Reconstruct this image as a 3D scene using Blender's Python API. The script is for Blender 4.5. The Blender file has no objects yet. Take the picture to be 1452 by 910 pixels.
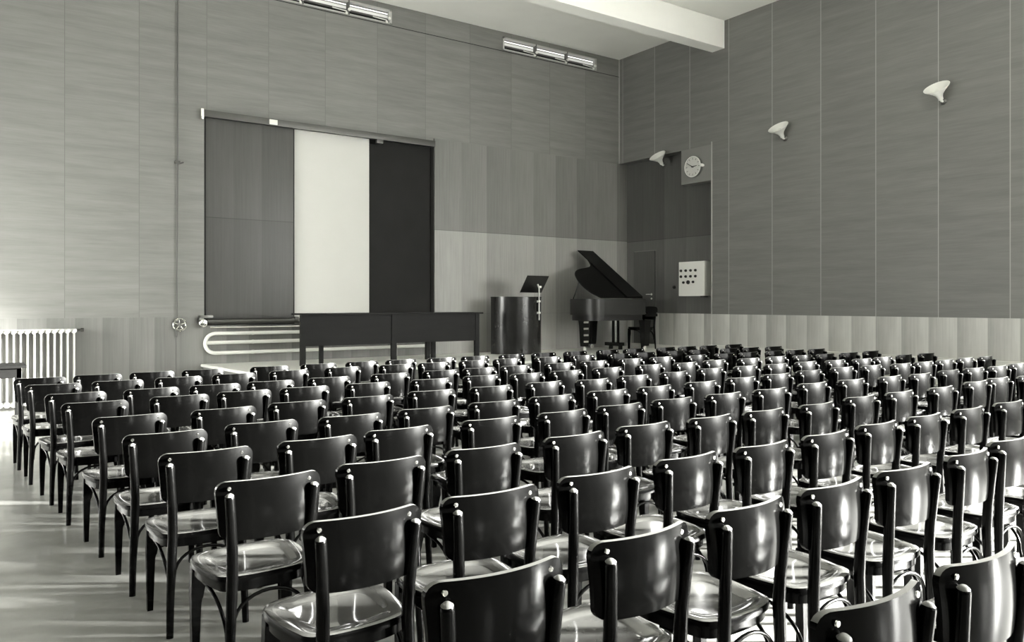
import bpy, bmesh, math, random
from mathutils import Vector, Matrix
random.seed(4)
SC = bpy.context.scene
COL = SC.collection
PI = math.pi
R = math.radians

# ------------------------------------------------------------------ materials
def tone(v):
    return (v, v * 1.0, v * 0.95, 1)

class N:
    """small helper around a node tree"""
    def __init__(s, name):
        s.m = bpy.data.materials.new(name); s.m.use_nodes = True
        s.t = s.m.node_tree; s.b = s.t.nodes['Principled BSDF']
    def n(s, typ, **kw):
        o = s.t.nodes.new(typ)
        for k, v in kw.items():
            setattr(o, k, v)
        return o
    def l(s, a, b): s.t.links.new(a, b)
    def math(s, op, a, b=None, c=None):
        o = s.n('ShaderNodeMath', operation=op)
        for i, v in enumerate((a, b, c)):
            if v is None: continue
            if isinstance(v, (int, float)): o.inputs[i].default_value = v
            else: s.l(v, o.inputs[i])
        return o.outputs[0]
    def coords(s):
        g = s.n('ShaderNodeTexCoord'); x = s.n('ShaderNodeSeparateXYZ')
        s.l(g.outputs['Object'], x.inputs[0]); return g.outputs['Object'], x.outputs
    def comb(s, x, y, z):
        o = s.n('ShaderNodeCombineXYZ')
        for i, v in enumerate((x, y, z)):
            if isinstance(v, (int, float)): o.inputs[i].default_value = v
            else: s.l(v, o.inputs[i])
        return o.outputs[0]
    def noise(s, vec, scale, detail=3, rough=0.55):
        o = s.n('ShaderNodeTexNoise'); o.inputs['Scale'].default_value = scale
        o.inputs['Detail'].default_value = detail; o.inputs['Roughness'].default_value = rough
        s.l(vec, o.inputs['Vector']); return o.outputs['Fac']
    def white(s, v):
        o = s.n('ShaderNodeTexWhiteNoise', noise_dimensions='1D'); s.l(v, o.inputs['W']); return o.outputs['Value']
    def gray(s, val):
        """grey value socket -> warm-neutral base colour"""
        c = s.n('ShaderNodeCombineColor')
        s.l(val, c.inputs[0]); s.l(s.math('MULTIPLY', val, 1.0), c.inputs[1]); s.l(s.math('MULTIPLY', val, 0.95), c.inputs[2])
        s.l(c.outputs[0], s.b.inputs['Base Color'])

def flat(name, v, rough=0.5, metal=0.0, spec=0.5, coat=0.0):
    k = N(name)
    k.b.inputs['Base Color'].default_value = tone(v)
    k.b.inputs['Roughness'].default_value = rough
    k.b.inputs['Metallic'].default_value = metal
    k.b.inputs['Specular IOR Level'].default_value = spec
    k.b.inputs['Coat Weight'].default_value = coat
    k.b.inputs['Coat Roughness'].default_value = 0.08
    return k.m

def panel_wall(name, base, axis, off, pitch, seam, seam_v, rough=0.5):
    """big wall boards with level grain: tone differs board to board, a joint between them"""
    k = N(name); vec, xyz = k.coords(); a = xyz[axis]
    q = k.math('DIVIDE', k.math('SUBTRACT', a, off), pitch)
    idx = k.math('FLOOR', q); fr = k.math('FRACT', q)
    rnd = k.white(k.math('ADD', idx, 31.7))
    gv = k.comb(k.math('ADD', k.math('MULTIPLY', a, 0.7), k.math('MULTIPLY', rnd, 40.0)), 0.0, k.math('MULTIPLY', xyz[2], 9.0))
    g1 = k.noise(gv, 1.0, 5, 0.62)
    g2 = k.noise(k.comb(k.math('MULTIPLY', a, 3.0), 0.0, k.math('MULTIPLY', xyz[2], 70.0)), 1.0, 2)
    v = k.math('MULTIPLY_ADD', rnd, 0.13, 0.80)
    v = k.math('ADD', v, k.math('MULTIPLY', k.math('SUBTRACT', g1, 0.5), 0.55))
    v = k.math('ADD', v, k.math('MULTIPLY', k.math('SUBTRACT', g2, 0.5), 0.22))
    v = k.math('MULTIPLY', v, base)
    ed = k.math('MINIMUM', fr, k.math('SUBTRACT', 1.0, fr))
    ms = k.math('LESS_THAN', ed, seam / pitch)
    v = k.math('ADD', k.math('MULTIPLY', v, k.math('SUBTRACT', 1.0, ms)), k.math('MULTIPLY', ms, seam_v))
    k.gray(v); k.b.inputs['Roughness'].default_value = rough
    k.b.inputs['Specular IOR Level'].default_value = 0.35
    return k.m

def veneer(name, base, axis, off, pitch, grad=0.25, rough=0.38, tiers=()):
    """upright matched veneer: each strip runs from a dark to a light edge"""
    k = N(name); vec, xyz = k.coords(); a = xyz[axis]
    q = k.math('DIVIDE', k.math('SUBTRACT', a, off), pitch)
    idx = k.math('FLOOR', q); fr = k.math('FRACT', q)
    rnd = k.white(k.math('ADD', idx, 11.3))
    wob = k.noise(k.comb(k.math('MULTIPLY', a, 3.0), 0.0, k.math('MULTIPLY', xyz[2], 1.6)), 1.0, 3)
    g = k.noise(k.comb(k.math('ADD', k.math('MULTIPLY', a, 34.0), k.math('MULTIPLY', rnd, 50.0)), 0.0, k.math('MULTIPLY', xyz[2], 1.1)), 1.0, 4, 0.6)
    v = k.math('MULTIPLY_ADD', rnd, 0.14, 0.80 - grad / 2)
    f2 = k.math('ADD', fr, k.math('MULTIPLY', k.math('SUBTRACT', wob, 0.5), 0.9))
    v = k.math('ADD', v, k.math('MULTIPLY', f2, grad))
    v = k.math('ADD', v, k.math('MULTIPLY', k.math('SUBTRACT', g, 0.5), 0.42))
    v = k.math('MULTIPLY', v, base)
    for z0, mul in tiers:
        up = k.math('GREATER_THAN', xyz[2], z0)
        v = k.math('MULTIPLY', v, k.math('ADD', 1.0, k.math('MULTIPLY', up, mul - 1.0)))
        ln = k.math('LESS_THAN', k.math('ABSOLUTE', k.math('SUBTRACT', xyz[2], z0)), 0.006)
        v = k.math('MULTIPLY', v, k.math('SUBTRACT', 1.0, k.math('MULTIPLY', ln, 0.45)))
    k.gray(v); k.b.inputs['Roughness'].default_value = rough
    k.b.inputs['Specular IOR Level'].default_value = 0.4
    return k.m

def mottled(name, base, amp, scale, rough, spec=0.5, stretch=(1, 1, 1), coat=0.0):
    k = N(name); vec, xyz = k.coords()
    sv = k.comb(*[k.math('MULTIPLY', xyz[i], float(stretch[i])) for i in range(3)])
    g = k.noise(sv, scale, 5, 0.6)
    v = k.math('MULTIPLY', k.math('ADD', 1.0, k.math('MULTIPLY', k.math('SUBTRACT', g, 0.5), amp)), base)
    k.gray(v); k.b.inputs['Roughness'].default_value = rough
    k.b.inputs['Specular IOR Level'].default_value = spec
    k.b.inputs['Coat Weight'].default_value = coat
    k.b.inputs['Coat Roughness'].default_value = 0.06; k.b.inputs['Coat IOR'].default_value = 1.9
    return k.m

def daylight(name, s):
    """clear pane that lets the sun through and shows a bright hazy sky"""
    k = N(name); k.t.nodes.remove(k.b)
    e = k.n('ShaderNodeEmission'); e.inputs['Color'].default_value = tone(1.0); e.inputs['Strength'].default_value = s
    t = k.n('ShaderNodeBsdfTransparent'); a = k.n('ShaderNodeAddShader')
    k.l(e.outputs[0], a.inputs[0]); k.l(t.outputs[0], a.inputs[1])
    k.l(a.outputs[0], [n for n in k.t.nodes if n.type == 'OUTPUT_MATERIAL'][0].inputs['Surface'])
    return k.m

def glow(name, v, s):
    k = N(name); k.b.inputs['Base Color'].default_value = tone(0.6)
    k.b.inputs['Emission Color'].default_value = tone(v); k.b.inputs['Emission Strength'].default_value = s
    k.b.inputs['Roughness'].default_value = 0.1
    return k.m
WB, WR, VD, VR, VB, VN, VL, WLF = .262, .23, .225, .62, .42, .15, .08, .10
CE, FL, FR, ST = .92, .37, .18, .92
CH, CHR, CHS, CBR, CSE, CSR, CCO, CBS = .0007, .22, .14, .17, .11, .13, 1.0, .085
WS, WS2, WS3, VP, SCR = 7.0, 44.0, 24.0, 1.0, .70
SUN, SEL = 120.0, 11.5
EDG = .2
EXPO = 0.38
M = {}
M['wall_b'] = panel_wall('back wall boards', WB, 0, 1.09, 0.952, 0.004, WB * 0.62)
M['wall_r'] = panel_wall('right wall boards', WR, 1, 0.012, 0.952, 0.006, WR * 1.7, 0.42)
M['wall_l'] = panel_wall('left wall boards', WLF, 1, 0.0, 0.952, 0.004, 0.2)
M['dado_b'] = veneer('back dado veneer', VD, 0, 1.56, 0.345, 0.22)
M['dado_r'] = veneer('right dado veneer', VR, 1, 0.19, 0.405, -0.38)
M['ven_b'] = veneer('stage veneer', VB, 0, 7.0, 0.56, 0.16, 0.4, ((2.85, 0.58),))
M['ven_r'] = veneer('recess veneer', VN, 1, 10.17, 0.60, 0.2, 0.4, ((2.83, 0.72),))
M['ven_l'] = veneer('sliding board veneer', VL, 0, 2.96, 0.44, 0.15, 0.42, ((2.83, 1.12),))
M['door'] = veneer('door veneer', VN * 0.8, 1, 11.63, 0.62, 0.1, 0.4)
M['ceil'] = mottled('ceiling plaster', CE, 0.10, 1.5, 0.9, 0.2)
M['floor'] = mottled('linoleum', FL, 0.6, 2.2, FR, 0.5)
M['stage'] = mottled('stage boards', ST, 0.12, 6.0, 0.35, 0.5, (0.4, 4, 1))
M['stage_side'] = mottled('stage fascia', 0.17, 0.2, 3.0, 0.5)
M['skirt'] = mottled('white skirting paint', 0.74, 0.06, 3.0, 0.45)
M['white'] = flat('white enamel', 0.88, 0.35)
M['screen'] = mottled('matt white screen', SCR, 0.05, 3.0, 0.8, 0.2)
M['slate'] = mottled('slate', 0.016, 0.8, 1.6, 0.75, 0.25)
M['dark_gap_and_shade'] = flat('dark gap and painted shade', 0.02, 0.8)
M['rad'] = flat('radiator enamel', 0.62, 0.35)
M['pipe'] = flat('white pipe enamel', 0.88, 0.3)
M['steel'] = flat('dull steel', 0.10, 0.42, 1.0)
M['bronze'] = flat('dark bronze', 0.16, 0.35, 1.0)
M['chrome'] = flat('nickel', 0.85, 0.18, 1.0)
M['iron'] = flat('grey iron paint', 0.12, 0.45)
M['ebony'] = flat('piano black lacquer', 0.005, 0.25, 0, 0.3)
M['case'] = flat('dark piano case polish', 0.028, 0.36, 0, 0.4, 0.0)
M['table'] = mottled('dark table oak', 0.009, 1.2, 2.2, 0.55, 0.18, (0.8, 6, 6))
M['dull'] = mottled('dull dark stain', 0.004, 0.8, 5.0, 0.85, 0.08)
M['lectern'] = mottled('lectern walnut', 0.016, 1.4, 5.0, 0.22, 0.45, (1, 1, 0.7))
M['black'] = flat('black paint', 0.012, 0.4)
M['key_white'] = flat('ivory', 0.7, 0.3)
M['bead'] = flat('pale bead', 0.42, 0.5)
M['dial'] = flat('clock dial', 0.66, 0.4)
M['plate'] = mottled('clock plate', 0.22, 0.15, 3.0, 0.45)
M['vent_bar'] = flat('vent glazing bar', 0.5, 0.4)
M['vent_lit_bar'] = glow('glowing sunlit bar', 0.9, VP)  # glow stands in for light falling on the top and bottom vent bars
M['vent_dull'] = glow('daylit ribbed glass, dull', 0.9, VP * 0.32)
M['pane'] = daylight('daylit window glass', WS)
M['pane2'] = glow('daylit rear window glass', 1.0, WS2)
M['pane3'] = glow('daylit left window glass', 1.0, WS3)
M['lamp'] = flat('white lamp enamel', 0.85, 0.3)
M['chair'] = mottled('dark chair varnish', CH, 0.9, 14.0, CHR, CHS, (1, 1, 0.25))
M['chair_back'] = mottled('dark chair back varnish', CH, 1.4, 7.0, CBR, CBS, (2.2, 1, 0.5))
M['edge'] = mottled('painted rim glint', EDG, 0.5, 20.0, 0.3, 0.5)  # pale colour paints the light glinting on chair back rims and post tops
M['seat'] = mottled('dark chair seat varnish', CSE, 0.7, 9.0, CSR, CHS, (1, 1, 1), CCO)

# ------------------------------------------------------------------ mesh helpers
def bx(bm, x0, x1, y0, y1, z0, z1, bev=0.0):
    vs = [bm.verts.new((x, y, z)) for x in (x0, x1) for y in (y0, y1) for z in (z0, z1)]
    fs = [bm.faces.new([vs[i] for i in f]) for f in ((0, 1, 3, 2), (4, 6, 7, 5), (0, 4, 5, 1), (2, 3, 7, 6), (0, 2, 6, 4), (1, 5, 7, 3))]
    if bev > 0:
        es = list({e for f in fs for e in f.edges})
        bmesh.ops.bevel(bm, geom=es, offset=bev, segments=2, affect='EDGES', profile=0.7)
    return bm

def tube(bm, pts, rad, n=10, closed=False, caps=True, squash=None):
    """round tube along points; rad a number or one per point"""
    pts = [Vector(p) for p in pts]; m = len(pts)
    rs = rad if isinstance(rad, (list, tuple)) else [rad] * m
    rings = []; prev = None
    for i, p in enumerate(pts):
        a = pts[(i - 1) % m] if (i > 0 or closed) else p
        b = pts[(i + 1) % m] if (i < m - 1 or closed) else p
        t = (b - a).normalized()
        if prev is None:
            u = t.orthogonal().normalized() if abs(t.z) < 0.9 else Vector((1, 0, 0))
            u = (u - t * u.dot(t)).normalized()
        else:
            u = (prev - t * prev.dot(t)).normalized()
        prev = u; w = t.cross(u)
        su, sw = squash if squash else (1, 1)
        rings.append([bm.verts.new(p + (u * math.cos(2 * PI * k / n) * su + w * math.sin(2 * PI * k / n) * sw) * rs[i]) for k in range(n)])
    for i in range(m if closed else m - 1):
        A, B = rings[i], rings[(i + 1) % m]
        for k in range(n):
            bm.faces.new((A[k], A[(k + 1) % n], B[(k + 1) % n], B[k]))
    if caps and not closed:
        bm.faces.new(list(reversed(rings[0]))); bm.faces.new(rings[-1])
    return bm

def lathe(bm, prof, n=24, mat=None):
    """profile of (radius, height) turned about z; mat places it"""
    mat = mat or Matrix.Identity(4); rings = []
    for r, z in prof:
        if r < 1e-6: rings.append([bm.verts.new(mat @ Vector((0, 0, z)))])
        else: rings.append([bm.verts.new(mat @ Vector((r * math.cos(2 * PI * k / n), r * math.sin(2 * PI * k / n), z))) for k in range(n)])
    for A, B in zip(rings, rings[1:]):
        for k in range(n):
            k2 = (k + 1) % n
            if len(A) == 1 and len(B) == 1: continue
            if len(A) == 1: bm.faces.new((A[0], B[k], B[k2]))
            elif len(B) == 1: bm.faces.new((A[k], A[k2], B[0]))
            else: bm.faces.new((A[k], A[k2], B[k2], B[k]))
    return bm

def prism(bm, poly, h0, h1, fn=lambda a, b, h: (a, b, h), bev=0.0):
    """polygon (a,b) pushed from h0 to h1"""
    A = [bm.verts.new(fn(a, b, h0)) for a, b in poly]; B = [bm.verts.new(fn(a, b, h1)) for a, b in poly]
    n = len(poly); fs = [bm.faces.new(list(reversed(A))), bm.faces.new(B)]
    for i in range(n):
        fs.append(bm.faces.new((A[i], A[(i + 1) % n], B[(i + 1) % n], B[i])))
    if bev > 0:
        es = list({e for f in fs[:2] for e in f.edges})
        bmesh.ops.bevel(bm, geom=es, offset=bev, segments=2, affect='EDGES')
    return bm

def smooth_poly(pts, it=3, closed=True):
    for _ in range(it):
        q = []; n = len(pts)
        for i in range(n if closed else n - 1):
            a, b = pts[i], pts[(i + 1) % n]
            q.append(tuple(0.75 * u + 0.25 * v for u, v in zip(a, b))); q.append(tuple(0.25 * u + 0.75 * v for u, v in zip(a, b)))
        pts = q if closed else [pts[0]] + q + [pts[-1]]
    return pts

def BM(): return bmesh.new()

def obj(name, bm, mat, parent=None, loc=None, angle=35, label=None):
    bmesh.ops.recalc_face_normals(bm, faces=bm.faces)
    me = bpy.data.meshes.new(name); bm.to_mesh(me); bm.free()
    me.materials.append(mat if not isinstance(mat, str) else M[mat])
    me.shade_smooth(); me.set_sharp_from_angle(angle=R(angle))
    o = bpy.data.objects.new(name, me); COL.objects.link(o)
    if parent: o.parent = parent
    if loc: o.location = loc
    if label: o['label'] = label
    return o

def tag(o, label, cat, group=None):
    o['label'] = label; o['category'] = cat
    if group: o['group'] = group
    return o

def thing(name, label, cat, loc=(0, 0, 0), rz=0.0, group=None):
    o = bpy.data.objects.new(name, None); COL.objects.link(o)
    o.empty_display_size = 0.1; o.location = loc; o.rotation_euler = (0, 0, rz)
    return tag(o, label, cat, group)

def struct(name, bm, mat, parent=None, label=None):
    o = obj(name, bm, mat, parent)
    if parent is None: o['kind'] = 'structure'
    if label: o['label'] = label
    return o

def dup(root, loc, rz, label, group=None):
    r = root.copy(); COL.objects.link(r); r.location = loc; r.rotation_euler = (0, 0, rz)
    r['label'] = label
    if group: r['group'] = group
    for ch in list(root.children):
        c = ch.copy(); COL.objects.link(c); c.parent = r
        for g in list(ch.children):
            d = g.copy(); COL.objects.link(d); d.parent = c
    return r

# ------------------------------------------------------------------ measurements (metres; camera stands at x=0, y=0)
YB = 12.5          # back wall
XR = 11.56         # right wall
XN = 11.79         # back of the recess in the right wall
HC = 6.78          # ceiling
ZS = 0.57          # stage top
XL, YF = -2.2, -8.0
# ------------------------------------------------------------------ room shell
b = BM(); bx(b, XL, XN + .1, YF, YB + .1, -.2, 0); struct('floor', b, 'floor')
b = BM(); bx(b, XL - .3, XN + .4, YF - .3, YB + .4, HC, HC + .25); struct('ceiling', b, 'ceil')
b = BM(); bx(b, XL, XR - .002, 9.63, 9.92, 6.26, HC - .001); struct('trim_1', b, 'ceil', label='plaster beam across the ceiling')

# back wall with the shallow niche that holds the sliding boards, and slots for the vent windows
b = BM()
ND = YB + .14
V1 = (3.70, 6.12); V2 = (8.50, 10.90); VZ0, VZ1 = 6.43, 6.68
bx(b, XL, 2.955, YB, YB + .3, 0, VZ0)
bx(b, 2.955, 6.985, ND, YB + .3, 0, VZ0)
bx(b, 2.955, 6.985, YB, ND, 0, 1.16)
bx(b, 2.955, 6.985, YB, ND, 4.40, VZ0)
bx(b, 6.985, XN + .1, YB, YB + .3, 0, VZ0)
bx(b, XL, V1[0], YB, YB + .3, VZ0, HC); bx(b, V1[1], V2[0], YB, YB + .3, VZ0, HC); bx(b, V2[1], XN + .1, YB, YB + .3, VZ0, HC)
bx(b, V1[0], V1[1], YB, YB + .3, VZ1, HC); bx(b, V2[0], V2[1], YB, YB + .3, VZ1, HC)
struct('wall_back', b, 'wall_b')
b = BM(); bx(b, 2.957, 6.983, ND - .006, ND - .001, 1.165, 4.395); bx(b, 6.97, 6.984, YB - .002, ND - .006, 1.165, 4.52)
struct('trim_2', b, 'dark_gap_and_shade', label='board niche lining with its shade painted dark')  # near-black colour paints the shade on the niche back and right jamb
b = BM(); bx(b, XL, 2.95, YB - .012, YB - .0005, 0, 1.293); bx(b, 2.95, 6.99, YB - .012, YB - .0005, ZS, 1.16)
struct('trim_3', b, 'dado_b', label='veneered dado along the back wall')
b = BM(); bx(b, 6.99, XN - .001, YB - .014, YB - .0005, 1.304, 4.515); bx(b, 6.99, XN - .001, YB - .014, YB - .0005, ZS, 1.30); struct('trim_4', b, 'ven_b', label='tall veneered panelling behind the stage')
b = BM(); bx(b, XL, XR, YB - .004, YB - .0005, 6.400, 6.412); struct('trim_5', b, 'dark_gap_and_shade', label='thin joint under the frieze')

# right wall with the door recess
WY = [(-5.6, -1.75), (-1.6, 1.25), (1.4, 4.25)]
WZ = (1.0, 4.0)
b = BM()
ys = [YF] + [v for p in WY for v in p] + [9.94]
for i in range(0, len(ys) - 1, 2):
    bx(b, XR, XR + .35, ys[i], ys[i + 1], 0, HC)
for y0, y1 in WY:
    bx(b, XR, XR + .35, y0, y1, 0, WZ[0]); bx(b, XR, XR + .35, y0, y1, WZ[1], HC)
bx(b, XN, XN + .12, 9.94, YB + .3, 0, 4.52); bx(b, XR, XN + .12, 9.94, YB, 4.52, HC)
struct('wall_right', b, 'wall_r')
b = BM(); bx(b, XR - .012, XR - .0005, 4.2, 9.94, .70, 1.297); bx(b, XN - .012, XN - .0005, 9.945, YB - .02, ZS, 1.297)
struct('trim_6', b, 'dado_r', label='veneered dado along the right wall')
b = BM(); bx(b, XN - .014, XN - .0005, 9.945, 11.60, 1.30, 4.518); bx(b, XN - .014, XN - .0005, 11.60, YB - .02, 2.62, 4.518); bx(b, XN - .014, XN - .0005, 12.27, YB - .02, 1.30, 2.62)
struct('trim_7', b, 'ven_r', label='dark veneered panelling inside the door recess')
b = BM(); bx(b, XR - .014, XR + .004, 9.922, 9.94, 1.30, 4.57); struct('trim_8', b, 'bead', label='pale bead on the recess corner')
b = BM(); bx(b, XR - .013, XR - .001, YB - .016, YB - .001, 4.53, HC - .002); struct('trim_9', b, 'bead', label='pale bead in the wall corner')
b = BM(); bx(b, XR - .10, XR - .001, YF + .01, 9.94, 0, .715, .008); bx(b, XN - .03, XN - .001, 9.95, YB - .02, ZS + .001, ZS + .075, .004)
struct('baseboard_right', b, 'skirt')

# door in the recess
b = BM(); bx(b, XN - .030, XN - .013, 11.63, 12.26, ZS + .08, 2.60, .003); d = struct('door_1', b, 'door')
b = BM(); lathe(b, [(0, 0), (.022, 0), (.022, .012), (.009, .016), (.009, .05), (0, .05)], 12, Matrix.Translation((XN - .03, 11.72, 1.69)) @ Matrix.Rotation(-PI / 2, 4, 'Y'))
tube(b, [(XN - .078, 11.715, 1.69), (XN - .08, 11.78, 1.69), (XN - .075, 11.84, 1.688)], .009, 8)
obj('door_handle', b, 'lamp', d)
b = BM(); lathe(b, [(0, 0), (.02, 0), (.02, .01), (.012, .014), (0, .014)], 12, Matrix.Translation((XN - .03, 11.72, 1.60)) @ Matrix.Rotation(-PI / 2, 4, 'Y'))
obj('keyhole_plate', b, 'lamp', d)

# left and rear walls (behind the photographer)
b = BM()
LW = (9.6, 11.9); LZ = (.8, 2.4)
bx(b, XL - .3, XL, YF, LW[0], 0, HC); bx(b, XL - .3, XL, LW[1], YB + .3, 0, HC); bx(b, XL - .3, XL, LW[0], LW[1], 0, LZ[0]); bx(b, XL - .3, XL, LW[0], LW[1], LZ[1], HC)
struct('wall_left', b, 'wall_l')
RW = [(3.1, 3.6), (6.9, 7.2), (9.9, 11.3)]; RZ = (1.9, 5.0)
b = BM(); xs = [XL - .3] + [v for p in RW for v in p] + [XN + .12]
for i in range(0, len(xs) - 1, 2): bx(b, xs[i], xs[i + 1], YF - .3, YF, 0, HC)
for x0, x1 in RW: bx(b, x0, x1, YF - .3, YF, 0, RZ[0]); bx(b, x0, x1, YF - .3, YF, RZ[1], HC)
struct('wall_rear', b, 'wall_l')

def window(n, axis, at_, a0, a1, z0, z1, mat, depth):
    """framed window in the plane axis=at_; a0..a1 along the wall"""
    def B(b, p0, p1, q0, q1, r0, r1):
        (bx(b, p0, p1, q0, q1, r0, r1) if axis == 'y' else bx(b, q0, q1, p0, p1, r0, r1))
    b = BM(); t = .06; d0, d1 = sorted((at_, at_ + depth * .25))
    B(b, a0, a0 + t, d0, d1, z0, z1); B(b, a1 - t, a1, d0, d1, z0, z1); B(b, a0, a1, d0, d1, z0, z0 + t); B(b, a0, a1, d0, d1, z1 - t, z1)
    f = struct('window_%d' % n, b, 'white')
    b = BM()
    for k in range(1, 3): B(b, a0 + (a1 - a0) * k / 3 - .02, a0 + (a1 - a0) * k / 3 + .02, d0, d1, z0 + t, z1 - t)
    B(b, a0 + t, a1 - t, d0, d1, z0 + (z1 - z0) * .68, z0 + (z1 - z0) * .68 + .04)
    obj('glazing_bars', b, 'white', f)
    b = BM(); g0, g1 = sorted((at_ + depth * .3, at_ + depth * .34)); B(b, a0 + .01, a1 - .01, g0, g1, z0 + .01, z1 - .01); obj('pane', b, mat, f)
n = 3
for y0, y1 in WY: window(n, 'x', XR + .1, y0, y1, WZ[0], WZ[1], 'pane', .2); n += 1
for x0, x1 in RW: window(n, 'y', YF - .1, x0, x1, RZ[0], RZ[1], 'pane2', -.2); n += 1
window(n, 'x', XL - .1, LW[0], LW[1], LZ[0], LZ[1], 'pane3', -.2)

# vent windows high on the back wall
def vent(n, x0, x1):
    b = BM(); t = .03
    bx(b, x0, x1, YB - .02, YB + .05, VZ1 - .03, VZ1); bx(b, x0, x1, YB - .02, YB + .05, VZ0, VZ0 + .02)
    bx(b, x0, x0 + t, YB - .02, YB + .05, VZ0, VZ1); bx(b, x1 - t * 1.6, x1, YB - .02, YB + .05, VZ0, VZ1)
    f = struct('window_%d' % n, b, 'vent_bar')
    w = (x1 - x0) / 3
    for k in range(3):
        a0, a1 = x0 + k * w + .02, x0 + (k + 1) * w - .02
        b = BM(); bx(b, a0, a1, YB + .055, YB + .07, VZ0 + .105, VZ1 - .085); obj('ribbed_pane', b, 'vent_dull', f)
        b = BM(); bx(b, a0, a1, YB + .055, YB + .07, VZ1 - .072, VZ1 - .046); obj('lit_top_bar', b, 'vent_lit_bar', f)  # sunlit top bar, its brightness put in as glow
        b = BM(); bx(b, a0, a1, YB + .055, YB + .07, VZ0 + .028, VZ0 + .05); obj('lit_low_bar', b, 'vent_lit_bar', f)  # lit sill strip, likewise made to glow
    b = BM(); bx(b, x0 + t, x1 - t, YB + .04, YB + .075, VZ0 + .088, VZ0 + .11); bx(b, x0 + t, x1 - t, YB + .05, YB + .072, VZ1 - .085, VZ1 - .072); obj('rails', b, 'iron', f)
    b = BM(); bx(b, x0 + .01, x1 - .01, YB + .20, YB + .22, VZ0 + .01, VZ1 - .01); obj('back_plate', b, 'slate', f)
    for k in (1, 2):
        b = BM(); bx(b, x0 + k * w - .012, x0 + k * w + .012, YB - .024, YB + .08, VZ0, VZ1); obj('mullion', b, 'iron', f)
    for k in (1, 2, 3):
        b = BM(); c = x0 + k * w - (.0 if k < 3 else .06)
        tube(b, [(c - .28, YB + .03, VZ0 + .085), (c - .03, YB + .0, VZ0 + .06)], .011, 8)
        lathe(b, [(0, 0), (.026, 0), (.026, .03), (0, .03)], 12, Matrix.Translation((c, YB - .025, VZ0 + .085)) @ Matrix.Rotation(PI / 2, 4, 'X'))
        lathe(b, [(0, 0), (.02, 0), (.02, .03), (0, .03)], 12, Matrix.Translation((c - .05, YB - .022, VZ0 + .015)) @ Matrix.Rotation(PI / 2, 4, 'X'))
        obj('stay', b, 'white', f)
vent(1, *V1); vent(2, *V2)

# stage
b = BM()
YS = 10.15
prism(b, [(2.93, YB - .016), (3.16, YS), (XR - .11, YS), (XR - .11, 9.945), (XR + .01, 9.945), (XN - .016, 9.945), (XN - .016, YB - .016)], 0, ZS - .04)
st = obj('stage_platform', b, 'stage_side'); tag(st, 'low wide wooden stage platform at the foot of the back wall', 'stage')
b = BM()
prism(b, [(2.90, YB - .016), (3.13, YS - .03), (XR - .115, YS - .03), (XR - .115, 9.947), (XN - .016, 9.947), (XN - .016, YB - .016)], ZS - .04, ZS, bev=.006)
obj('stage_top', b, 'stage', st, label='pale boarded stage floor')
# ------------------------------------------------------------------ boards, rails
def board(name, x0, x1, z0, z1, y, mat, label, cat, edge=None):
    b = BM(); bx(b, x0, x1, y, y + .022, z0, z1, .002); o = obj(name, b, mat); tag(o, label, cat)
    if edge:
        b = BM(); bx(b, x0 - .018, x0 - .001, y - .003, y + .024, z0, z1); bx(b, x1 + .001, x1 + .018, y - .003, y + .024, z0, z1)
        obj('edge_strip', b, edge, o, label='dark edge strips')
    return o
board('sliding_panel', 2.985, 4.355, 1.17, 4.385, YB + .012, 'ven_l', 'grained wooden sliding panel at the left end of the board niche', 'wall panel', 'dark_gap_and_shade')
board('projection_board', 4.385, 5.715, 1.17, 4.385, YB + .045, 'screen', 'tall blank white projection board between wood panel and blackboard', 'projection screen')
board('blackboard', 5.70, 6.955, 1.17, 4.385, YB + .085, 'slate', 'tall dark blackboard right of the white board', 'blackboard')

rl = thing('board_rail', 'long metal rail along the top of the sliding boards', 'rail', (2.92, YB, 4.40))
def P(fn):  # parts built in world space, shifted to the thing's base
    return fn
def part(name, b, mat, parent, label=None):
    bmesh.ops.translate(b, verts=b.verts, vec=-Vector(parent.location))
    if abs(parent.rotation_euler.z) > 1e-6: bmesh.ops.rotate(b, verts=b.verts, cent=(0, 0, 0), matrix=Matrix.Rotation(-parent.rotation_euler.z, 3, 'Z'))
    return obj(name, b, mat, parent, label=label)
b = BM(); bx(b, 2.93, 6.96, YB - .085, YB - .003, 4.355, 4.46, .004); part('track', b, 'steel', rl)
b = BM(); bx(b, 2.885, 2.93, YB - .10, YB - .003, 4.31, 4.47, .006); part('end_bracket', b, 'chrome', rl)
b = BM(); bx(b, 3.93, 4.06, YB - .10, YB - .085, 4.365, 4.445, .004); part('carriage', b, 'white', rl, 'white enamelled block')
b = BM(); bx(b, 5.80, 5.92, YB - .095, YB - .02, 4.285, 4.355, .004); part('hanger', b, 'steel', rl)

lr = thing('lower_rail', 'bright metal roller tube under the sliding boards with end fitting', 'rail', (2.9, YB - .08, 1.23))
b = BM(); tube(b, [(2.98, YB - .09, 1.225), (6.90, YB - .09, 1.225)], .042, 16); part('tube', b, 'steel', lr)
b = BM(); tube(b, [(3.02, YB - .09, 1.130), (6.90, YB - .09, 1.130)], .011, 8); part('lower_rod', b, 'chrome', lr)
b = BM(); bx(b, 2.86, 3.06, YB - .12, YB - .013, 1.275, 1.315, .006); bx(b, 2.85, 2.92, YB - .11, YB - .013, 1.19, 1.28, .006); part('bracket', b, 'bronze', lr)
b = BM(); lathe(b, [(0, 0), (.058, 0), (.062, .012), (.05, .024), (.02, .028), (0, .028)], 20, Matrix.Translation((2.915, YB - .115, 1.20)) @ Matrix.Rotation(PI / 2, 4, 'X'))
tube(b, [(2.915, YB - .115, 1.20), (2.99, YB - .095, 1.222)], .022, 10); part('crank_knob', b, 'chrome', lr)
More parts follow.
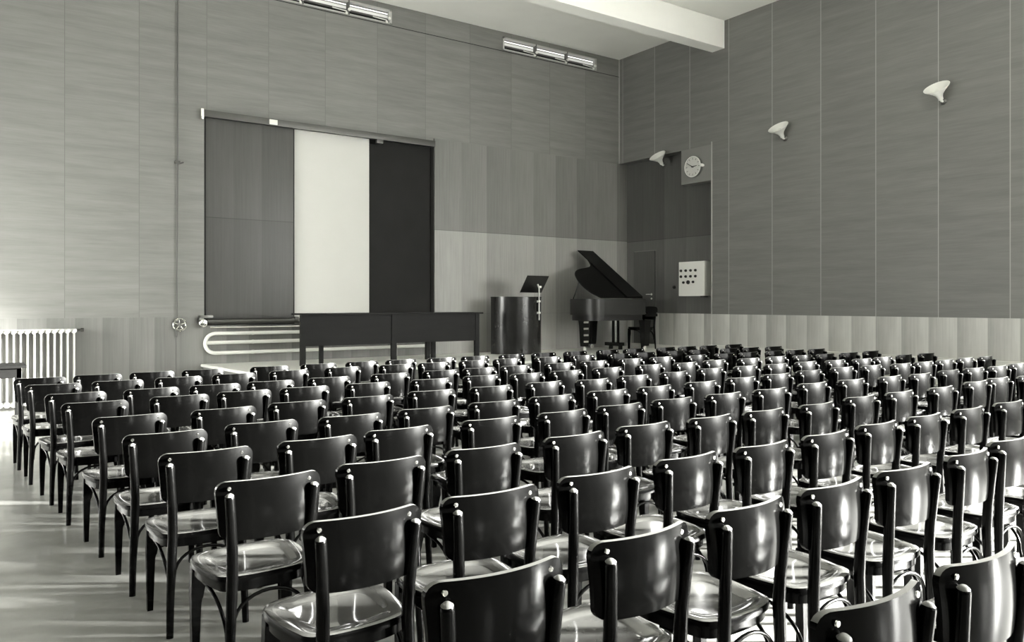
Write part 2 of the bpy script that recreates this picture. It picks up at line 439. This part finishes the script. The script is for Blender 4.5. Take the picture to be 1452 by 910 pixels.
b = BM(); bx(b, 4.33, 4.40, YB - .14, YB - .013, 1.195, 1.285, .006); part('bracket', b, 'steel', lr)

# crank wheel on the wall with its shaft
cw = thing('crank_wheel', 'small spoked crank wheel on the back wall with long thin shaft above', 'wheel', (2.58, YB, 1.18))
b = BM(); c = Vector((2.58, YB - .10, 1.18))
tube(b, [c + Vector((math.cos(a) * .088, 0, math.sin(a) * .088)) for a in [2 * PI * k / 28 for k in range(28)]], .014, 10, closed=True); part('rim', b, 'chrome', cw)
for k in range(5):
    a = PI / 2 + 2 * PI * k / 5; b = BM(); tube(b, [c, c + Vector((math.cos(a) * .086, 0, math.sin(a) * .086))], .010, 8); part('spoke', b, 'chrome', cw)
b = BM(); lathe(b, [(0, -.02), (.026, -.02), (.026, .05), (.018, .09), (0, .09)], 16, Matrix.Translation(c) @ Matrix.Rotation(-PI / 2, 4, 'X')); part('hub', b, 'bronze', cw)
b = BM(); lathe(b, [(0, -.004), (.10, -.004), (.10, .010), (0, .010)], 24, Matrix.Translation((2.58, YB - .014, 1.18)) @ Matrix.Rotation(PI / 2, 4, 'X')); part('wall_plate', b, 'iron', cw)
b = BM(); tube(b, [(2.56, YB - .035, 1.27), (2.555, YB - .035, 1.9), (2.565, YB - .035, 3.6), (2.57, YB - .035, HC - .01)], .0105, 8); part('shaft', b, 'iron', cw)
b = BM(); tube(b, [(2.55, YB - .04, 1.09), (2.548, YB - .04, .99)], .014, 8); part('lower_stub', b, 'iron', cw)
b = BM(); tube(b, [(2.548, YB - .02, .99), (2.548, YB - .02, .10)], .004, 6); part('cable', b, 'iron', cw)
b = BM(); bx(b, 2.525, 2.60, YB - .055, YB - .001, 3.60, 3.645, .004); tube(b, [(2.60, YB - .03, 3.61), (2.65, YB - .03, 3.63)], .01, 8); part('shaft_guide', b, 'steel', cw)

# pipe heater under the boards
ph = thing('pipe_radiator', 'white three pipe wall radiator with rounded end under the sliding boards', 'radiator', (3.0, YB - .1, .9))
yp = YB - .075; z0, z1, z2 = .735, .895, 1.035
def arc(cx, cz, r, a0, a1, n=12): return [(cx + r * math.cos(R(a0 + (a1 - a0) * k / n)), yp, cz + r * math.sin(R(a0 + (a1 - a0) * k / n))) for k in range(n + 1)]
b = BM(); rr = (z2 - z0) / 2
tube(b, [(6.80, yp, z2)] + arc(3.10, (z0 + z2) / 2, rr, 90, 270) + [(6.80, yp, z0)], .029, 14); part('outer_pipe', b, 'pipe', ph)
b = BM(); tube(b, [(2.97, yp, z1), (6.80, yp, z1)], .029, 14); part('middle_pipe', b, 'pipe', ph)
for x in (4.80, 6.17):
    b = BM(); bx(b, x, x + .03, yp + .01, yp + .04, ZS + .0005, z2 + .02); part('support', b, 'pipe', ph)
b = BM()
for z in (z0, z1, z2): tube(b, [(3.655, yp, z), (3.69, yp, z)], .032, 14)
part('coupling', b, 'pipe', ph)
b = BM(); tube(b, [(6.79, yp, z0 - .03), (6.79, yp, z2 + .03)], .034, 14); part('header', b, 'pipe', ph)

# column radiator on the left
cr = thing('column_radiator', 'white column radiator against the dado at the far left', 'radiator', (.35, YB - .13, 0))
pitch = .0785; SQ = (.62, 1.35)
for k in range(17):
    x = 1.19 - k * pitch; b = BM()
    for yy in (YB - .19, YB - .08): tube(b, [(x, yy, .16), (x, yy, 1.10)], .017, 10, squash=SQ)
    tube(b, [(x, YB - .22, 1.115), (x, YB - .06, 1.115)], .030, 12, squash=(1.15, .8)); tube(b, [(x, YB - .22, .145), (x, YB - .06, .145)], .034, 12)
    part('section', b, 'rad', cr)
b = BM(); tube(b, [(-.12, YB - .135, 1.125), (1.22, YB - .135, 1.125)], .024, 12); tube(b, [(-.12, YB - .135, .145), (1.22, YB - .135, .145)], .026, 12); part('header', b, 'rad', cr)
b = BM(); tube(b, [(1.22, YB - .135, 1.125), (1.27, YB - .135, 1.128)], .017, 10); lathe(b, [(0, 0), (.027, 0), (.027, .04), (0, .04)], 14, Matrix.Translation((1.27, YB - .135, 1.13)) @ Matrix.Rotation(PI / 2, 4, 'Y')); part('valve', b, 'steel', cr)
for x in (.1, 1.1):
    b = BM(); bx(b, x - .02, x + .02, YB - .22, YB - .05, 0, .12); part('foot', b, 'rad', cr)

# small dark table by the radiator
sx, sy = -.455, 11.05
tb = thing('side_table', 'small dark table by the radiator at the left picture edge', 'table', (sx, sy, 0))
b = BM(); bx(b, sx, sx + 1.02, sy, sy + .62, .72, .75, .004); part('tabletop', b, 'dull', tb)
b = BM(); bx(b, sx + .05, sx + .97, sy + .05, sy + .57, .60, .72); part('apron', b, 'dull', tb)
for x in (sx + .05, sx + .92):
    for y in (sy + .05, sy + .52):
        b = BM(); prism(b, [(0, 0), (.05, 0), (.05, .05), (0, .05)], 0, .72, lambda a, c, h, x=x, y=y: (x + a, y + c, h)); part('leg', b, 'dull', tb)

# long demonstration table on the stage
T = thing('demonstration_table', 'long dark panelled demonstration table standing on the stage', 'table', (3.9, 11.2, ZS))
b = BM(); bx(b, 4.00, 7.18, 11.14, 11.58, 1.325, 1.350, .004); part('tabletop', b, 'table', T)
b = BM(); bx(b, 4.08, 5.52, 11.205, 11.23, .862, 1.324); part('front_panel', b, 'table', T)
b = BM(); bx(b, 5.58, 7.07, 11.20, 11.225, .868, 1.324); part('front_panel', b, 'table', T)
for x0, w, y, zt in ((4.01, .075, 11.19, 1.324), (5.49, .085, 11.19, 1.324), (7.055, .075, 11.19, 1.324), (4.42, .055, 11.49, 1.2), (6.19, .07, 11.34, 1.2), (6.38, .07, 11.49, 1.2)):
    b = BM(); prism(b, [(x0, y), (x0 + w, y), (x0 + w, y + .06), (x0, y + .06)], ZS + .0005, zt, bev=.004); part('leg', b, 'table', T)
b = BM(); bx(b, 4.42, 6.45, 11.50, 11.54, 1.20, 1.325); bx(b, 6.19, 6.45, 11.35, 11.54, 1.20, 1.325); part('underframe', b, 'table', T)

# lectern with its reading desk
L = thing('lectern', 'dark half round wooden lectern on stage with raised black reading desk', 'lectern', (8.38, 11.95, ZS))
lx, ly, lr_ = 8.38, 11.95, .515
pts = [(lx + lr_ * math.cos(R(a)), ly + lr_ * 1.0 * math.sin(R(a))) for a in range(180, 361, 6)]
inn = [(lx + (lr_ - .025) * math.cos(R(a)), ly + (lr_ - .025) * math.sin(R(a))) for a in range(360, 179, -6)]
b = BM(); prism(b, pts + inn, ZS + .0005, 1.60); part('curved_front', b, 'lectern', L)
b = BM(); prism(b, [(lx + (lr_ + .006) * math.cos(R(a)), ly + (lr_ + .006) * math.sin(R(a))) for a in range(180, 361, 6)], 1.60, 1.622, bev=.003); part('top', b, 'lectern', L)
b = BM(); bx(b, lx - .49, lx + .49, ly - .16, ly - .01, 1.10, 1.125); part('shelf', b, 'lectern', L)
b = BM(); rx, ry = 8.585, 11.43
tube(b, [(rx, ry, 1.19), (rx, ry, 1.80)], .010, 10); rod = part('rod', b, 'lamp', L, 'bright upright rod')
for z in (1.31, 1.52):
    b = BM(); bx(b, rx - .025, rx + .02, ry - .02, ry + .07, z, z + .035, .004); tube(b, [(rx - .02, ry, z + .015), (rx - .06, ry - .02, z + .0)], .008, 8); part('clamp', b, 'lamp', L)
b = BM(); tube(b, [(rx, ry, 1.78), (rx - .01, ry + .03, 1.85)], .014, 10); lathe(b, [(0, 0), (.02, 0), (.02, .05), (0, .05)], 12, Matrix.Translation((rx - .03, ry - .03, 1.80)) @ Matrix.Rotation(PI / 2, 4, 'Y')); part('tilt_joint', b, 'lamp', L)
b = BM()
p0 = Vector((8.32, 11.66, 1.70)); u = Vector((.49, 0, 0)); v = Vector((.0, -.235, .30)); nn = Vector((0, .30, .235)).normalized() * .012
c8 = [p0, p0 + u, p0 + u + v, p0 + v]
A = [b.verts.new(p) for p in c8]; B2 = [b.verts.new(p + nn) for p in c8]
b.faces.new(A); b.faces.new(B2[::-1])
for i in range(4): b.faces.new((A[i], A[(i + 1) % 4], B2[(i + 1) % 4], B2[i]))
part('reading_desk', b, 'black', L, 'black tilted desk board')

# grand piano
PX, PY = 10.6, 11.0
G = thing('grand_piano', 'black grand piano with raised lid at the right end of the stage', 'piano', (PX, PY, ZS))
ru = [(-.27, .0), (.80, .0)] + smooth_poly([(.80, .0), (1.0, .03), (1.10, .25), (1.10, .55), (1.0, .82), (.72, .98), (.48, 1.08), (.38, 1.25), (.32, 1.42)], 3, False)[1:] + [(-.27, 1.42)]
pl = lambda a, c, h: (PX - a, PY + c, h)
b = BM(); prism(b, ru, 1.28, 1.585, pl, .006); part('case', b, 'case', G)
b = BM(); prism(b, [(a * .93 + .02, .05 + c * .93) for a, c in ru], 1.17, 1.28, pl); part('soundboard_frame', b, 'black', G)
b = BM(); prism(b, [(-.60, .0), (-.27, .0), (-.27, 1.42), (-.60, 1.42)], 1.24, 1.30, pl, .004); part('keybed', b, 'ebony', G)
for c0 in (0, 1.36):
    b = BM(); prism(b, smooth_poly([(-.60, 1.30), (-.60, 1.42), (-.50, 1.44), (-.27, 1.44), (-.27, 1.30)], 1), c0, c0 + .06, lambda a, c, h: (PX - a, PY + h, c)); part('arm', b, 'ebony', G)
b = BM(); bx(b, PX + .42, PX + .58, PY + .09, PY + 1.33, 1.301, 1.322, .003); ky = part('white_keys', b, 'key_white', G, 'ivory white keys')
b = BM()
kk = [i for i in range(50) if i % 7 in (0, 1, 3, 4, 5)]
for i in kk: bx(b, PX + .42, PX + .515, PY + .105 + i * .0245, PY + .118 + i * .0245, 1.322, 1.333)
part('black_keys', b, 'black', G)
b = BM(); bx(b, PX + .28, PX + .33, PY + .06, PY + 1.36, 1.30, 1.50, .003); part('fallboard', b, 'ebony', G)
# lid, raised about the long bass side
ph_ = R(37)
def lidp(u_, v_, h): return (PX - u_, PY + v_ * math.cos(ph_) - h * math.sin(ph_), 1.592 + v_ * math.sin(ph_) + h * math.cos(ph_))
lo = [(-.19, .0), (-.01, 1.55), (.30, 1.50)] + smooth_poly([(.30, 1.50), (.36, 1.18), (.42, 1.05), (.60, .99), (.82, .94), (1.00, .83), (1.08, .62), (1.10, .40), (1.04, .17), (.95, .06), (.88, 0)], 2, False)[1:]
b = BM(); prism(b, lo, 0, .02, lidp, .003); lid = part('lid', b, 'ebony', G)
b = BM(); prism(b, [(-.19, .02), (0.0, 1.60), (.41, 1.60), (.235, .02)], .021, .040, lidp, .003); part('lid_flap', b, 'ebony', G)
b = BM(); lp = lidp(.98, .62, 0)
tube(b, [(PX - 1.02, PY + .66, 1.58), (lp[0], lp[1], lp[2])], .011, 8); part('prop_stick', b, 'ebony', G)
for a in (.1, .65):
    b = BM(); tube(b, [(PX - a, PY - .004, 1.59), (PX - a - .14, PY - .004, 1.59)], .009, 8); part('hinge', b, 'bronze', G)
def pleg(name, x, y, s):
    b = BM(); rings = [(.055, ZS + .09), (.062, ZS + .16), (.075, ZS + .5), (.085, 1.17)]
    prs = [[(x + sx_ * r, y + sy_ * r) for sx_, sy_ in ((-1, -1), (1, -1), (1, 1), (-1, 1))] for r, z in rings]
    vs = [[b.verts.new((q[0], q[1], rings[i][1])) for q in pr] for i, pr in enumerate(prs)]
    b.faces.new(vs[0][::-1]); b.faces.new(vs[-1])
    for A_, B_ in zip(vs, vs[1:]):
        for i in range(4): b.faces.new((A_[i], A_[(i + 1) % 4], B_[(i + 1) % 4], B_[i]))
    lg = part(name, b, 'ebony', G)
    b = BM(); lathe(b, [(0, -.018), (.036, -.018), (.04, -.008), (.04, .008), (.036, .018), (0, .018)], 16, Matrix.Translation((x, y, ZS + .041)) @ Matrix.Rotation(PI / 2, 4, 'X'))
    tube(b, [(x, y, ZS + .05), (x, y, ZS + .10)], .022, 10)
    bmesh.ops.translate(b, verts=b.verts, vec=-Vector(G.location)); obj('caster', b, 'lamp', lg, label='pale caster')
    if s:
        for k in range(4):
            z = ZS + .17 + k * .125
            b = BM(); bx(b, x - .082, x + .03, y - .088, y - .074, z, z + .035); bmesh.ops.translate(b, verts=b.verts, vec=-Vector(G.location)); obj('metal_band', b, 'chrome', lg)
    return lg
pleg('leg', 9.83, 11.62, True); pleg('leg', 10.60, 12.28, False); pleg('leg', 10.98, 11.13, False)
b = BM()
for dy in (-.09, .05): prism(b, [(10.72, 11.72 + dy), (10.76, 11.72 + dy), (10.76, 11.76 + dy), (10.72, 11.76 + dy)], ZS + .14, 1.17)
ly_ = part('pedal_lyre', b, 'ebony', G)
for k in range(4):
    b = BM(); tube(b, [(10.74, 11.67 + .02 * k, ZS + .16), (10.74, 11.67 + .02 * k, 1.16)], .004, 6); bmesh.ops.translate(b, verts=b.verts, vec=-Vector(G.location)); obj('pedal_rod', b, 'chrome', ly_)
b = BM(); bx(b, 10.62, 10.80, 11.52, 11.92, ZS + .075, ZS + .145, .012); bx(b, 10.70, 10.78, 11.56, 11.60, ZS + .001, ZS + .08); bx(b, 10.70, 10.78, 11.84, 11.88, ZS + .001, ZS + .08); part('pedal_box', b, 'ebony', G)
for k in range(2):
    b = BM(); bx(b, 10.80, 10.92, 11.66 + .09 * k, 11.69 + .09 * k, ZS + .085, ZS + .10, .003); part('pedal', b, 'chrome', G)

# wall lamps
def lamp(y, z, label):
    o = thing('wall_lamp', label, 'wall lamp', (XR, y, z), 0, 'trumpet wall lamps on the right wall')
    b = BM(); lathe(b, [(0, 0), (.045, 0), (.045, .012), (.03, .03), (0, .03)], 18, Matrix.Rotation(-PI / 2, 4, 'Y')); obj('wall_rose', b, 'bronze', o)
    b = BM(); tube(b, [(-.02, 0, 0), (-.06, 0, .0), (-.09, 0, .025)], .018, 12); obj('arm', b, 'lamp', o)
    b = BM(); mt = Matrix.Translation((-.075, 0, .015)) @ Matrix.Rotation(R(-38), 4, 'Y') @ Matrix.Scale(1.12, 4)
    pr = [(0, 0), (.030, 0), (.034, .04), (.048, .075), (.085, .115), (.125, .150), (.152, .175), (.158, .184)]
    lathe(b, pr + [(.152, .186), (.12, .160), (.08, .125), (.045, .088), (.02, .08), (0, .08)], 32, mt); obj('shade', b, 'lamp', o)
    b = BM(); lathe(b, [(0, .081), (.02, .085), (.032, .115), (.028, .14), (0, .155)], 16, mt); obj('bulb', b, 'lamp', o)
lamp(5.65, 4.42, 'white trumpet wall lamp nearest the right picture edge')
lamp(8.31, 4.345, 'white trumpet wall lamp in the middle of the right wall')
lamp(11.16, 4.30, 'white trumpet wall lamp left of the clock')

# clock on its plate
ck = thing('wall_clock', 'round white wall clock on a square plate above the door recess', 'clock', (XR, 10.36, 4.15))
b = BM(); bx(b, XR - .006, XR + .20, 9.945, 10.70, 3.84, 4.519); part('mounting_plate', b, 'plate', ck)
mt = Matrix.Translation((XR - .006, 10.36, 4.15)) @ Matrix.Rotation(-PI / 2, 4, 'Y')
b = BM(); lathe(b, [(0, 0), (.205, 0), (.205, .05), (.195, .062), (.186, .055), (.186, .045)], 40, mt); part('case', b, 'iron', ck)
b = BM(); lathe(b, [(.204, .046), (.205, .058), (.196, .066), (.188, .058)], 40, mt); part('bezel', b, 'white', ck)
b = BM(); lathe(b, [(0, .046), (.189, .046), (.189, .05), (0, .05)], 40, mt); dl = part('dial', b, 'dial', ck)
xf = XR - .006 - .052
def hand(ang, ln, w, x):
    # ang clockwise from twelve seen from the room; the viewer's right is -y
    b = BM(); dy, dz = -math.sin(ang), math.cos(ang); c = Vector((x, 10.36, 4.15))
    dr = Vector((0, dy, dz)); sd = Vector((0, -dz, dy))
    q = [c - dr * .03 + sd * w, c - dr * .03 - sd * w, c + dr * ln - sd * w * .5, c + dr * ln + sd * w * .5]
    A = [b.verts.new(p) for p in q]; B_ = [b.verts.new(p + Vector((-.004, 0, 0))) for p in q]
    b.faces.new(A); b.faces.new(B_[::-1])
    for i in range(4): b.faces.new((A[i], A[(i + 1) % 4], B_[(i + 1) % 4], B_[i]))
    return b
part('hour_hand', hand(R(84), .105, .010, xf), 'black', ck); part('minute_hand', hand(R(300), .155, .008, xf - .005), 'black', ck)
for k in range(12):
    a = 2 * PI * k / 12; b = BM(); c = Vector((xf + .001, 10.36 - math.sin(a) * .155, 4.15 + math.cos(a) * .155))
    dr = Vector((0, -math.sin(a), math.cos(a))); sd = Vector((0, -dr.z, dr.y))
    q = [c - dr * .018 - sd * .005, c - dr * .018 + sd * .005, c + dr * .018 + sd * .005, c + dr * .018 - sd * .005]
    A = [b.verts.new(p) for p in q]; B_ = [b.verts.new(p + Vector((-.002, 0, 0))) for p in q]
    b.faces.new(A); b.faces.new(B_[::-1])
    for i in range(4): b.faces.new((A[i], A[(i + 1) % 4], B_[(i + 1) % 4], B_[i]))
    part('hour_mark', b, 'iron', ck)
b = BM(); lathe(b, [(0, 0), (.022, 0), (.03, .03), (.03, .07), (.018, .09), (0, .09)], 16, Matrix.Translation((XR - .006, 10.13, 4.15)) @ Matrix.Rotation(-PI / 2, 4, 'Y')); part('side_knob', b, 'white', ck, 'white knob beside the dial')

# switchboard cabinet
sb = thing('switch_cabinet', 'white wall cabinet with three rows of black switch knobs', 'switchboard', (XN, 10.56, 1.99))
fx = XR + .03
b = BM(); bx(b, fx, XN - .015, 10.14, 10.80, 1.645, 2.32, .006); part('body', b, 'white', sb)
def knob(y, z, r):
    b = BM(); lathe(b, [(0, 0), (r, 0), (r, .018), (r * .8, .03), (0, .03)], 16, Matrix.Translation((fx + .001, y, z)) @ Matrix.Rotation(-PI / 2, 4, 'Y')); part('switch_knob', b, 'black', sb)
for z in (2.145, 2.03):
    for k in range(4): knob(10.735 - k * .125, z, .026)
knob(10.67, 1.912, .025); knob(10.548, 1.915, .04); knob(10.42, 1.918, .025)
b = BM(); bx(b, fx + .02, XN - .05, 10.18, 10.26, 1.62, 1.645); part('cable_gland', b, 'black', sb)
b = BM(); lathe(b, [(0, 0), (.035, 0), (.035, .02), (.02, .04), (0, .04)], 16, Matrix.Translation((XN - .015, 11.09, 1.83)) @ Matrix.Rotation(-PI / 2, 4, 'Y')); o = obj('light_switch', b, 'black'); tag(o, 'small round black switch left of the white cabinet', 'switch')
# ------------------------------------------------------------------ the chairs
def make_chair():
    t = thing('bentwood_chair', 'x', 'chair')
    # rear legs run up into the posts that carry the back
    for s in (-1, 1):
        b = BM()
        path = [(.166, -.222, 0), (.162, -.210, .16), (.155, -.203, .33), (.150, -.201, .45), (.152, -.206, .56), (.160, -.216, .68), (.167, -.224, .765), (.168, -.225, .774), (.169, -.226, .781)]
        tube(b, [(s * x, y, z) for x, y, z in path], [.0155, .0175, .0205, .022, .021, .020, .019, .0165, .009], 14)
        b.normal_update()
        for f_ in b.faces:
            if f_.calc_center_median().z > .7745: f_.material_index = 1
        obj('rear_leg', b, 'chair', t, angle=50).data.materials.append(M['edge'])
        b = BM(); lathe(b, [(0, 0), (.0085, 0), (.0075, .004), (0, .005)], 10, Matrix.Translation((s * .158 - .006, -.2045, .797)) @ Matrix.Rotation(PI / 2, 4, 'X'))
        obj('screw', b, 'chrome', t, label='bright screw head')
    # bent plywood back
    b = BM(); NX, NZ = 26, 8; W, zt, zb, rc, th = .212, .822, .597, .045, .0175
    def yb(x, z): return -.2305 + (z - .70) * .02 + .55 * (z - .70) ** 2 + .050 * ((x / W) ** 2)
    F, K_ = [], []
    for i in range(NX + 1):
        f = 2 * i / NX - 1; x = W * math.sin(f * PI / 2)
        ed = W - abs(x); cut = rc - math.sqrt(max(0, rc * rc - (rc - ed) ** 2)) if ed < rc else 0
        fr, bk = [], []
        for j in range(NZ + 1):
            z = (zb + cut * .8) + (zt - cut - zb - cut * .8) * j / NZ
            if abs(f) > .999: z = (zb + rc * .8) + (zt - rc - zb - rc * .8) * j / NZ
            fr.append(b.verts.new((x, yb(x, z) + th / 2, z))); bk.append(b.verts.new((x, yb(x, z) - th / 2, z)))
        for v_ in fr + bk: v_.co.x *= 1 - (.822 - v_.co.z) * .40
        F.append(fr); K_.append(bk)
    for i in range(NX):
        for j in range(NZ):
            b.faces.new((F[i][j], F[i][j + 1], F[i + 1][j + 1], F[i + 1][j])); b.faces.new((K_[i][j], K_[i + 1][j], K_[i + 1][j + 1], K_[i][j + 1]))
        b.faces.new((F[i][NZ], K_[i][NZ], K_[i + 1][NZ], F[i + 1][NZ])); b.faces.new((F[i][0], F[i + 1][0], K_[i + 1][0], K_[i][0]))
    for j in range(NZ):
        b.faces.new((F[0][j], K_[0][j], K_[0][j + 1], F[0][j + 1])); b.faces.new((F[NX][j], F[NX][j + 1], K_[NX][j + 1], K_[NX][j]))
    rim = [e for e in b.edges if len(e.link_faces) == 2 and e.calc_face_angle(0) > 1.2]
    bmesh.ops.bevel(b, geom=rim, offset=.0070, segments=3, clamp_overlap=True, affect='EDGES')
    bmesh.ops.recalc_face_normals(b, faces=b.faces)
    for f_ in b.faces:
        if f_.normal.z > .35 and f_.calc_area() < 5e-4: f_.material_index = 1  # up-facing rim faces get the painted glint
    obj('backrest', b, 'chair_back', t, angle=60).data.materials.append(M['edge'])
    # dished seat with a pressed ring
    out = [(-.172, -.185), (.172, -.185), (.205, -.06), (.226, .10), (.205, .205), (.10, .232), (-.10, .232), (-.205, .205), (-.226, .10), (-.205, -.06)]
    out = smooth_poly(out, 3); cx_, cy_ = 0, .02
    rings = [(1.0, .424), (1.0, .440), (.985, .4475), (.955, .450), (.86, .4485), (.74, .4455), (.68, .440), (.60, .4385), (.42, .4375), (.2, .4372)]
    b = BM(); vs = []
    for s_, z in rings: vs.append([b.verts.new((cx_ + (x - cx_) * s_, cy_ + (y - cy_) * s_, z)) for x, y in out])
    n_ = len(out)
    for A, B_ in zip(vs, vs[1:]):
        for i in range(n_): b.faces.new((A[i], A[(i + 1) % n_], B_[(i + 1) % n_], B_[i]))
    c0 = b.verts.new((cx_, cy_, .437))
    for i in range(n_): b.faces.new((vs[-1][i], vs[-1][(i + 1) % n_], c0))
    b.faces.new(vs[0][::-1])
    bmesh.ops.recalc_face_normals(b, faces=b.faces)
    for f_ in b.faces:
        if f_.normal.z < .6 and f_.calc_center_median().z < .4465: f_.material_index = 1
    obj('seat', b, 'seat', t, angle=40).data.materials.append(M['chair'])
    # frame under the seat
    b = BM(); prism(b, [(x * .93, .02 + (y - .02) * .93) for x, y in out], .385, .4235); obj('seat_frame', b, 'chair', t, angle=40)
    for s in (-1, 1):
        b = BM()
        pr = [(.205, .418), (.208, .30), (.203, .0), (.177, .0), (.172, .255), (.160, .275), (.152, .32), (.150, .418)]
        prism(b, [(s * x, z) for x, z in pr], .158, .200, lambda a, c, h: (a, h - (.42 - c) * .0 , c), .004)
        obj('front_leg', b, 'chair', t, angle=40)
    # bent braces
    b = BM(); pts = []
    for k in range(15):
        a = PI * k / 14; pts.append((-.142 * math.cos(a), -.186, .250 + .128 * math.sin(a) ** .8))
    tube(b, [(-.146, -.187, .20)] + pts + [(.146, -.187, .20)], .0075, 8); obj('brace', b, 'chair', t, angle=60)
    for s in (-1, 1):
        b = BM(); pts = []
        for k in range(11):
            a = PI / 2 * k / 10; pts.append((s * (.160 + .030 * (k / 10)), -.160 + .20 * (1 - math.cos(a)), .235 + .143 * math.sin(a)))
        tube(b, [(s * .160, -.168, .19)] + pts, .0075, 8); obj('brace', b, 'chair', t, angle=60)
    return t

ORD = 'first second third fourth fifth sixth seventh eighth ninth tenth eleventh twelfth thirteenth fourteenth fifteenth sixteenth seventeenth eighteenth nineteenth twentieth'.split()
ROWS = [
 [(0.535,8.485),(1.013,8.539),(1.491,8.555),(1.977,8.56),(2.667,8.564),(3.226,8.605),(3.757,8.631),(4.275,8.658),(4.835,8.653),(5.345,8.662),(5.934,8.688),(6.478,8.694),(7.046,8.702),(7.66,8.705),(8.163,8.683),(8.831,8.68),(9.309,8.677),(9.787,8.658),(10.411,8.662)],
 [(0.585,7.763),(1.076,7.791),(1.585,7.829),(2.096,7.882),(2.658,7.942),(3.258,8.002),(3.899,8.007),(4.379,8.024),(4.924,8.035),(5.416,8.045),(6.023,8.012),(6.585,8.002),(7.212,7.972),(7.69,7.987),(8.284,7.969),(8.762,7.951),(9.424,7.929),(9.902,7.922),(10.429,7.892)],
 [(0.659,6.92),(1.193,6.931),(1.691,6.952),(2.169,6.978),(2.717,7.01),(3.351,7.039),(3.931,7.067),(4.409,7.093),(4.892,7.122),(5.522,7.14),(6.062,7.159),(6.665,7.181),(7.206,7.184),(7.861,7.188),(8.415,7.185),(8.893,7.163),(9.442,7.16),(9.92,7.14),(10.398,7.11)],
 [(0.719,6.241),(1.271,6.284),(1.758,6.331),(2.244,6.341),(2.797,6.339),(3.411,6.337),(3.963,6.36),(4.441,6.299),(4.958,6.316),(5.546,6.349),(6.195,6.382),(6.745,6.364),(7.332,6.439),(7.925,6.4),(8.472,6.405),(8.981,6.369),(9.459,6.355),(9.992,6.337),(10.589,6.369)],
 [(0.797,5.381),(1.351,5.389),(1.865,5.454),(2.389,5.452),(2.971,5.522),(3.52,5.516),(4.081,5.542),(4.58,5.478),(5.151,5.549),(5.738,5.592),(6.365,5.668),(6.926,5.665),(7.432,5.641),(8.005,5.654),(8.521,5.609),(9.002,5.552),(9.51,5.578),(10.172,5.663),(10.728,5.652)],
 [(0.858,4.596),(1.384,4.66),(1.913,4.622),(2.438,4.656),(2.991,4.681),(3.524,4.712),(4.112,4.748),(4.621,4.754),(5.22,4.781),(5.82,4.833),(6.394,4.868),(7.005,4.934),(7.635,4.962),(8.135,4.929),(8.65,4.872),(9.131,4.868),(9.641,4.879),(10.207,4.905),(10.716,4.898)],
 [(0.908,3.951),(1.443,3.958),(1.921,4.01),(2.533,4.022),(3.072,4.026),(3.594,4.058),(4.133,4.082),(4.687,4.088),(5.246,4.084),(5.922,4.165),(6.476,4.148),(7.06,4.121),(7.56,4.097),(8.192,4.134),(8.694,4.117),(9.172,4.089),(9.738,4.123),(10.263,4.116),(10.783,4.116)],
 [(0.964,3.239),(1.475,3.273),(2.012,3.285),(2.573,3.306),(3.12,3.35),(3.655,3.338),(4.167,3.333),(4.725,3.33),(5.348,3.392),(5.891,3.393),(6.491,3.377),(7.215,3.436),(7.726,3.473),(8.204,3.416),(8.723,3.426),(9.263,3.426)],
 [(1.045,2.527),(1.557,2.538),(2.084,2.56),(2.625,2.58),(3.148,2.574),(3.687,2.588),(4.24,2.622),(4.775,2.631),(5.334,2.632),(5.911,2.631),(6.493,2.629),(7.043,2.629)],
 [(1.116,1.84),(1.638,1.864),(2.164,1.891),(2.674,1.899),(3.196,1.899),(3.745,1.907),(4.296,1.957),(4.843,1.915),(5.403,1.915)],
 [(1.732,1.19),(2.25,1.186),(2.783,1.188),(3.323,1.188)],
]
chair = make_chair()
GRP = 'dark bentwood audience chairs in rows facing the stage'
first = True
for i, row in enumerate(ROWS):
    for k, (x, y) in enumerate(row):
        cut = 1 if i == 10 else 0   # the nearest row starts outside the picture
        rn = 'front row by the stage' if i == 0 else ('row nearest the camera' if i == 10 else ORD[i] + ' row from the stage')
        cn = ORD[k] + ' chair from the left'
        lab = 'dark varnished bentwood chair, %s, %s' % (rn, cn)
        rz = R(random.uniform(-2.2, 2.2))
        if first:
            chair.location = (x, y, 0); chair.rotation_euler = (0, 0, rz); tag(chair, lab, 'chair', GRP); first = False
        else:
            dup(chair, (x, y, 0), rz, lab)
pc = dup(chair, (11.22, 11.46, ZS + .003), R(90), 'dark bentwood chair on the stage at the piano keyboard')
del pc['group']

# ------------------------------------------------------------------ sky, camera, colour
w = bpy.data.worlds.new('sky'); SC.world = w; w.use_nodes = True
bg = w.node_tree.nodes['Background']; bg.inputs['Color'].default_value = (.9, .95, 1, 1); bg.inputs['Strength'].default_value = 0.6
sl = bpy.data.lights.new('low_sun', 'SUN'); sl.energy = SUN; sl.angle = R(6.5); sl.color = (1, 1, .95)
so = bpy.data.objects.new('low_sun', sl); COL.objects.link(so); so.location = (20, -8, 6)
so.rotation_euler = Vector((-.82 * math.cos(R(SEL)), .57 * math.cos(R(SEL)), -math.sin(R(SEL)))).to_track_quat('-Z', 'Y').to_euler()
cam = bpy.data.cameras.new('camera'); co = bpy.data.objects.new('camera', cam); COL.objects.link(co)
co.location = (0, 0, 1.5); co.rotation_euler = (R(90), 0, -math.atan2(769, 1102))
cam.sensor_fit = 'HORIZONTAL'; cam.sensor_width = 36; cam.lens = 36 * 1102 / 1452; cam.shift_y = -25 / 1452; cam.clip_start = .02
SC.camera = co
vs_ = SC.view_settings; vs_.view_transform = 'Standard'; vs_.look = 'None'; vs_.gamma = 1.0; vs_.use_curve_mapping = False; vs_.exposure = EXPO
SC.cycles.use_denoising = True; SC.cycles.max_bounces = 8; SC.cycles.sample_clamp_indirect = 6
